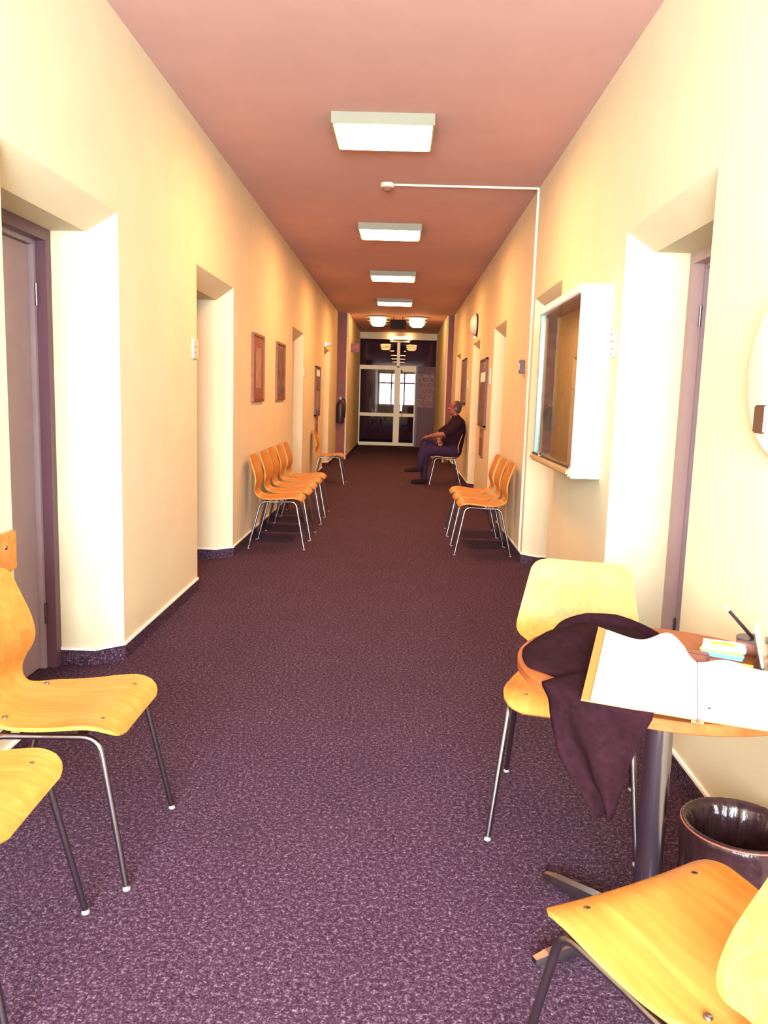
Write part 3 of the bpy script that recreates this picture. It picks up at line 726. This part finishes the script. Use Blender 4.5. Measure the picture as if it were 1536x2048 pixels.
def door_plate(name, label, X, s, y, z, w=.11, h_=.11, m='plastic_white', x_off=.0):
    t = thing(name, label, 'door sign', (X, y, z), 0, 'small door signs')
    x0, x1 = sorted((0, -s*.012)); MB().bbox((x0, -w/2, -h_/2), (x1, w/2, h_/2), .003).build('plate', m, t)
    x0, x1 = sorted((-s*.012, -s*.0135)); MB().box((x0, -w*.38, h_*.08), (x1, w*.30, h_*.13)).build('print_line', 'art_pale', t)
    MB().box((x0, -w*.38, -h_*.20), (x1, w*.10, -h_*.16)).build('print_line', 'art_pale', t)
    MB().lathe([(.005, 0), (.004, .002), (0, .003)] if s < 0 else [(.005, 0), (.004, -.002), (0, -.003)], (-s*.0125, 0, h_*.38), 8, 'x').build('screw', 'darkmetal', t)
    MB().lathe([(.005, 0), (.004, .002), (0, .003)] if s < 0 else [(.005, 0), (.004, -.002), (0, -.003)], (-s*.0125, 0, -h_*.38), 8, 'x').build('screw', 'darkmetal', t)
    return t
door_plate('door_sign', 'pale door sign beside the near right doorway, by the display case', RW, 1, 4.235, 1.68, .13, .13)
door_plate('door_sign', 'pale door sign on the left wall edge, before the second doorway', L, -1, 5.43, 1.655, .12, .13)
door_plate('door_sign', 'faint door sign on the left wall just past the two framed pictures', L, -1, 11.56, 1.68, .11, .13)
door_plate('door_sign', 'small door sign beside the last left doorway, under the little bracket', L, -1, 14.36, 1.62, .11, .16)
door_plate('door_sign', 'small door sign on the far right wall above the seated man', RW, 1, 13.3, 1.62, .11, .14)
door_plate('door_sign', 'small door sign on the right wall beside the tall notice board', RW, 1, 9.98, 1.66, .11, .20)
t = thing('wall_switch_box', 'small dark box on the right wall beside the cable duct', 'switch box', (RW, 7.24, 1.675))
MB().bbox((-.045, -.035, -.06), (0, .035, .06), .006).build('body', 'board_frame', t); MB().bbox((-.049, -.02, -.03), (-.0452, .02, .03), .002).build('button', 'plastic_white', t)
t = thing('dome_wall_lamp', 'unlit round white dome fixture high on the right wall', 'wall lamp', (RW, 12.05, 2.445))
MB().lathe([(0, 0), (.165, 0), (.165, -.022), (.0, -.022)], n=32, axis='x').build('back_plate', 'black', t)
MB().lathe([(.155, -.022), (.15, -.045), (.125, -.075), (.08, -.095), (0, -.103)], n=32, axis='x').build('dome', 'plastic_white', t)
MB().bbox((-.05, -.02, -.185), (-.01, .02, -.160), .005).build('clip', 'alu', t)
t = thing('round_wall_fixture', 'large round white fixture on the near right wall, cut by the frame', 'wall fixture', (RW, 2.235, 1.48))
MB().lathe([(0, 0), (.24, 0), (.25, -.012), (.245, -.035), (.22, -.05), (0, -.058)], n=48, axis='x').build('disc', 'white', t)
MB().bbox((-.062, .06, -.17), (-.05, .13, -.09), .004).build('grey_slot', 'steel', t)
def notice_board(label, X, s, y0, y1, z0, z1, sheets, m='board_dark', plaque=None):
    t = thing('notice_board', label, 'notice board', (X, 0, 0), 0)
    def bx(m_, xa, xb, a, b_, c, d_, nm, par=t, r=.003):
        p, q = sorted((-s*xa, -s*xb)); return MB().bbox((p, a, c), (q, b_, d_), r).build(nm, m_, par)
    bx(m, 0, .018, y0+.02, y1-.02, z0+.02, z1-.02, 'panel')
    for (a, b_, c, d_) in ((y0, y0+.025, z0, z1), (y1-.025, y1, z0, z1), (y0, y1, z0, z0+.025), (y0, y1, z1-.025, z1)):
        bx('board_frame', 0, .03, a, b_, c, d_, 'frame_bar')
    for (a, b_, c, d_, mm) in sheets: bx(mm, .0182, .020, y0+(y1-y0)*a, y0+(y1-y0)*b_, z0+(z1-z0)*c, z0+(z1-z0)*d_, 'sheet', t, .0004)
    return t
notice_board('tall dark notice board on the right wall behind the three chairs', RW, 1, 10.25, 11.05, 1.03, 1.90, [(.08, .45, .82, .95, 'art_pale'), (.08, .9, .66, .8, 'paper'), (.1, .9, .05, .2, 'art_brown'), (.1, .5, .3, .6, 'art_brown'), (.55, .92, .3, .6, 'art_dark')])
notice_board('dark notice board on the far right wall above the seated man', RW, 1, 13.62, 14.42, 1.29, 2.05, [(.1, .9, .08, .35, 'art_brown'), (.1, .45, .45, .8, 'art_dark'), (.5, .9, .5, .9, 'art_brown')])
notice_board('notice board on the left wall above the lone chair', L, -1, 13.0, 13.68, 1.03, 1.83, [(.1, .9, .80, .93, 'paper'), (.1, .9, .12, .5, 'art_pale'), (.15, .85, .55, .75, 'art_brown')])
def plaque(label, X, s, y0, y1, z0, z1):
    t = thing('wall_plaque', label, 'plaque', (X, 0, 0)); p, q = sorted((0, -s*.014)); MB().bbox((p, y0, z0), (q, y1, z1), .003).build('plate', 'art_brown', t)
    p, q = sorted((-s*.014, -s*.0152)); MB().box((p, y0+.04, z1-.1), (q, y1-.04, z1-.05)).build('print_line', 'art_pale', t)
plaque('plain brown plate under the tall notice board on the right wall', RW, 1, 10.42, 10.85, .64, .99)
plaque('brown plate on the left wall below the notice board, by the lone chair', L, -1, 13.15, 13.50, .70, 1.0)
def picture(label, y0, y1, z0, z1, fm, mm, im, inset):
    t = thing('framed_picture', label, 'picture', (L, 0, 0), 0, 'two framed pictures on the left wall')
    for (a, b_, c, d_) in ((y0, y0+.03, z0, z1), (y1-.03, y1, z0, z1), (y0+.03, y1-.03, z0, z0+.03), (y0+.03, y1-.03, z1-.03, z1)):
        MB().bbox((0, a, c), (.024, b_, d_), .004).build('frame_bar', fm, t)
    MB().box((0.001, y0+.03, z0+.03), (.014, y1-.03, z1-.03)).build('mat_board', mm, t)
    MB().box((.0142, y0+inset[0], z0+inset[1]), (.0155, y1-inset[0], z1-inset[1])).build('print', im, t)
picture('framed picture with brown mat and pale print, nearer of the two on the left wall', 7.50, 8.10, 1.295, 1.93, 'wood_frame', 'art_brown', 'art_pale', (.17, .13))
picture('framed dark picture, farther of the two on the left wall', 8.93, 9.57, 1.305, 1.942, 'wood_frame', 'art_dark', 'art_dark', (.07, .07))
t = thing('door_bracket', 'little pale bracket above the last left doorway', 'bracket', (L, 14.75, 2.27))
MB().bbox((0, -.12, -.04), (.03, .12, .04), .006).build('plate', 'alu', t); MB().lathe([(.04, .03), (.04, .09), (.03, .1), (0, .1)], (0, -.08, 0), 14, 'x').build('knob', 'alu', t)
# far end: extinguisher, its plate, projecting sign, poster
t = thing('fire_extinguisher', 'dark fire extinguisher hung on the shaded wall left of the glass door', 'extinguisher', (-1.285, YC, .78))
MB().lathe([(0, 0), (.075, .0), (.085, .02), (.085, .36), (.07, .43), (.03, .47), (.028, .5), (0, .5)], (0, -.095, 0), 24).build('cylinder', 'extinguisher', t)
MB().bbox((-.025, -.12, .50), (.025, -.07, .55), .006).build('valve', 'darkmetal', t)
MB().bbox((-.012, -.19, .55), (.012, -.06, .57), .004).build('lever', 'darkmetal', t)
MB().tube(fillet([(.02, -.1, .52), (.10, -.1, .50), (.105, -.1, .30), (.095, -.1, .12)], .04), .012, 8).build('hose', 'black', t)
MB().bbox((-.03, -.012, .30), (.03, -.001, .48), .003).build('wall_bracket', 'darkmetal', t)
t = thing('wall_notice', 'faint small notice above the fire extinguisher', 'notice', (-1.262, YC, 1.55)); MB().bbox((-.085, -.006, -.12), (.06, 0, .12), .002).build('plate', 'panel_mauve', t); MB().box((-.06, -.0075, .02), (.04, -.0062, .06)).build('print_line', 'art_brown', t)
t = thing('projecting_sign', 'dark red square sign projecting from the passage wall left of the glass door', 'sign', (IL, 18.5, 2.44))
MB().bbox((0, -.012, -.10), (.19, .012, .10), .003).build('plate', 'sign_red', t); MB().box((.03, -.0145, -.05), (.09, -.0125, .05)).build('pictogram', 'art_brown', t); MB().box((.11, -.0145, -.02), (.165, -.0125, .05)).build('pictogram', 'art_brown', t)
t = thing('poster', 'pale printed poster on the panel right of the glass door', 'poster', (0, YD+.01, 0))
MB().box((.46, -.006, 1.10), (.91, -.001, 2.02)).build('sheet', 'poster_print', t)
for z in (1.30, 1.46, 1.62, 1.78, 1.92): MB().box((.475, -.0075, z), (.90, -.0062, z+.03)).build('print_band', 'art_pale', t)
for x in (.475, ): MB().box((.462, -.0078, 1.12), (.478, -.0063, 2.0)).build('print_band', 'art_pale', t)

# ------------------------------------------------------------------ the seated man
def vox(mb, name, m, parent, size=.012, smooth=6):
    tmp = mb.build('tmp', m)
    md = tmp.modifiers.new('r', 'REMESH'); md.mode = 'VOXEL'; md.voxel_size = size; md.use_smooth_shade = True
    ms = tmp.modifiers.new('s', 'SMOOTH'); ms.iterations = smooth; ms.factor = .5
    dg = bpy.context.evaluated_depsgraph_get(); me = bpy.data.meshes.new_from_object(tmp.evaluated_get(dg))
    bpy.data.objects.remove(tmp, do_unlink=True)
    for p in me.polygons: p.use_smooth = True
    me.name = name
    if not me.materials: me.materials.append(M[m])
    o = bpy.data.objects.new(name, me); COL.objects.link(o); o.parent = parent; return o
def cap(mb, pts):            # chain of (x,y,z,r)
    for i in range(len(pts)-1):
        a, b = Vector(pts[i][:3]), Vector(pts[i+1][:3]); ra, rb = pts[i][3], pts[i+1][3]
        nn = max(2, int((b-a).length/(min(ra, rb)*.45)))
        for k in range(nn+1):
            t = k/nn; r = ra+(rb-ra)*t; mb.ellipsoid(a.lerp(b, t), (r, r, r), 12, 8)
def person():
    ox, oy = .735, 13.07
    t = thing('person', 'man in dark shirt and jeans sitting with crossed legs on a chair', 'person', (ox, oy, 0))
    def q(x, y, z, r): return (x-ox, y-oy, z, r)
    hipn, hipf = (.865, 12.985, .545), (.865, 13.155, .545)
    near_leg = [q(*hipn, .088), q(.62, 12.965, .545, .078), q(.42, 12.96, .525, .060), q(.405, 12.96, .30, .053), q(.415, 12.96, .10, .038)]
    far_leg = [q(*hipf, .088), q(.62, 13.09, .62, .078), q(.415, 13.00, .645, .062), q(.36, 12.93, .44, .055), q(.335, 12.89, .29, .040)]
    torso = [q(.865, 13.07, .56, .13), q(.885, 13.07, .70, .135), q(.905, 13.07, .85, .14), q(.915, 13.07, .96, .12)]
    b = MB()
    cap(b, torso); cap(b, [q(.915, 12.95, .99, .075), q(.915, 13.19, .99, .075)])
    cap(b, [q(.912, 13.07, 1.0, .062), q(.885, 13.07, 1.12, .056), q(.875, 13.07, 1.17, .055)])
    # head
    hc = Vector((.868-ox, 13.07-oy, 1.225))
    HR = Matrix.Rotation(R(-13), 3, 'Y')
    def hv(*v): return hc+HR @ Vector(v)
    b.ellipsoid(hc+Vector((.012, 0, .022)), (.098, .078, .098), 20, 14)
    b.ellipsoid(hv(-.030, 0, -.035), (.068, .062, .085), 18, 12)
    b.ellipsoid(hv(-.052, 0, -.088), (.038, .036, .030), 12, 8)          # chin
    b.ellipsoid(hv(-.103, 0, -.022), (.020, .014, .022), 10, 8)          # nose
    b.ellipsoid(hv(-.088, 0, .012), (.022, .052, .014), 12, 8)           # brow
    b.ellipsoid(hv(-.088, 0, -.064), (.020, .026, .012), 10, 8)          # lips
    for s in (-1, 1): b.ellipsoid(hv(.018, s*.079, -.015), (.020, .010, .032), 10, 8)   # ears
    # arms
    na = [q(.915, 12.885, .985, .060), q(.83, 12.865, .88, .050), q(.715, 12.86, .815, .043), q(.60, 12.885, .795, .040), q(.49, 12.93, .775, .029)]
    fa = [q(.905, 13.255, .985, .060), q(.76, 13.29, .88, .050), q(.64, 13.28, .80, .043), q(.63, 13.14, .74, .038), q(.645, 13.02, .70, .030)]
    cap(b, na); cap(b, fa); cap(b, near_leg[:]); cap(b, far_leg[:])
    # hands: palm, four fingers, thumb
    def hand(w, d, side, down):
        w = Vector(w)-Vector((ox, oy, 0)); d = Vector(d).normalized(); sv = Vector(side).normalized(); dn = Vector(down).normalized()
        for u in (-.022, 0, .022): cap(b, [(*(w+sv*u*.7), .017), (*(w+d*.075+sv*u), .016)])
        for i, (u, ln) in enumerate(((-.033, .065), (-.011, .078), (.011, .074), (.033, .058))):
            p0 = w+d*.075+sv*u; p1 = p0+d*ln*.5+dn*ln*.12; p2 = p1+d*ln*.28+dn*ln*.42
            cap(b, [(*p0, .0105), (*p1, .0098), (*p2, .0085)])
        p0 = w+d*.02-sv*.03; p1 = p0+d*.035-sv*.03+dn*.008; p2 = p1+d*.03-sv*.004+dn*.01
        cap(b, [(*p0, .013), (*p1, .011), (*p2, .009)])
    hand((.485, 12.935, .772), (-1, .22, -.18), (.2, 1, 0), (0, 0, -1))
    hand((.645, 13.02, .695), (.10, -1, -.25), (1, .1, 0), (0, 0, -1))
    body = vox(b, 'body', 'skin', t, .0085, 5)
    # hair: cropped cap on the back and sides, receding front
    hb = MB()
    hb.ellipsoid(hc+Vector((.022, 0, .026)), (.098, .083, .098), 20, 14)
    hb.ellipsoid(hc+Vector((.045, 0, -.03)), (.062, .070, .060), 16, 10)
    hair = vox(hb, 'hair', 'hair', t, .009, 3)
    bm = bmesh.new(); bm.from_mesh(hair.data)
    kill = [v for v in bm.verts if v.co.x < hc.x-.035+.55*max(0, v.co.z-hc.z-.02)+.0*v.co.y]
    bmesh.ops.delete(bm, geom=kill, context='VERTS'); bm.to_mesh(hair.data); bm.free()
    for s in (-1, 1):
        MB().ellipsoid(hv(-.092, s*.030, -.004), (.009, .011, .007), 10, 6).build('eye', 'black', t)
    # clothes
    sb = MB()
    cap(sb, [(x, y, z, r+.024) for (x, y, z, r) in torso]); cap(sb, [q(.915, 12.94, .985, .094), q(.915, 13.20, .985, .094)])
    sb.ellipsoid((.80-ox, 13.07-oy, .70), (.13, .15, .13), 18, 12)                # belly
    cap(sb, [q(.91, 13.07, 1.03, .085), q(.895, 13.07, 1.075, .070)])
    cap(sb, [(*na[0][:3], .080), (*na[1][:3], .070), (.748-ox, 12.861-oy, .835, .062)])
    cap(sb, [(*fa[0][:3], .080), (*fa[1][:3], .070), (.68-ox, 13.285-oy, .83, .062)])
    vox(sb, 'shirt', 'shirt', t, .012, 6)
    tb = MB()
    cap(tb, [q(.865, 12.99, .55, .125), q(.865, 13.15, .55, .125)])
    cap(tb, [(x, y, z, r+.014) for (x, y, z, r) in near_leg]); cap(tb, [(x, y, z, r+.014) for (x, y, z, r) in far_leg])
    vox(tb, 'jeans', 'jeans', t, .012, 5)
    for (heel, toe) in (((.445, 12.96, .045), (.235, 12.945, .035)), ((.365, 12.885, .245), (.125, 12.845, .225))):
        s_ = MB(); cap(s_, [q(*heel, .040), q(*(Vector(heel).lerp(Vector(toe), .45)), .042), q(*toe, .033)]); cap(s_, [q(heel[0]-.02, heel[1], heel[2]+.05, .045), q(*heel, .04)])
        vox(s_, 'shoe', 'shoe', t, .010, 5)
person()
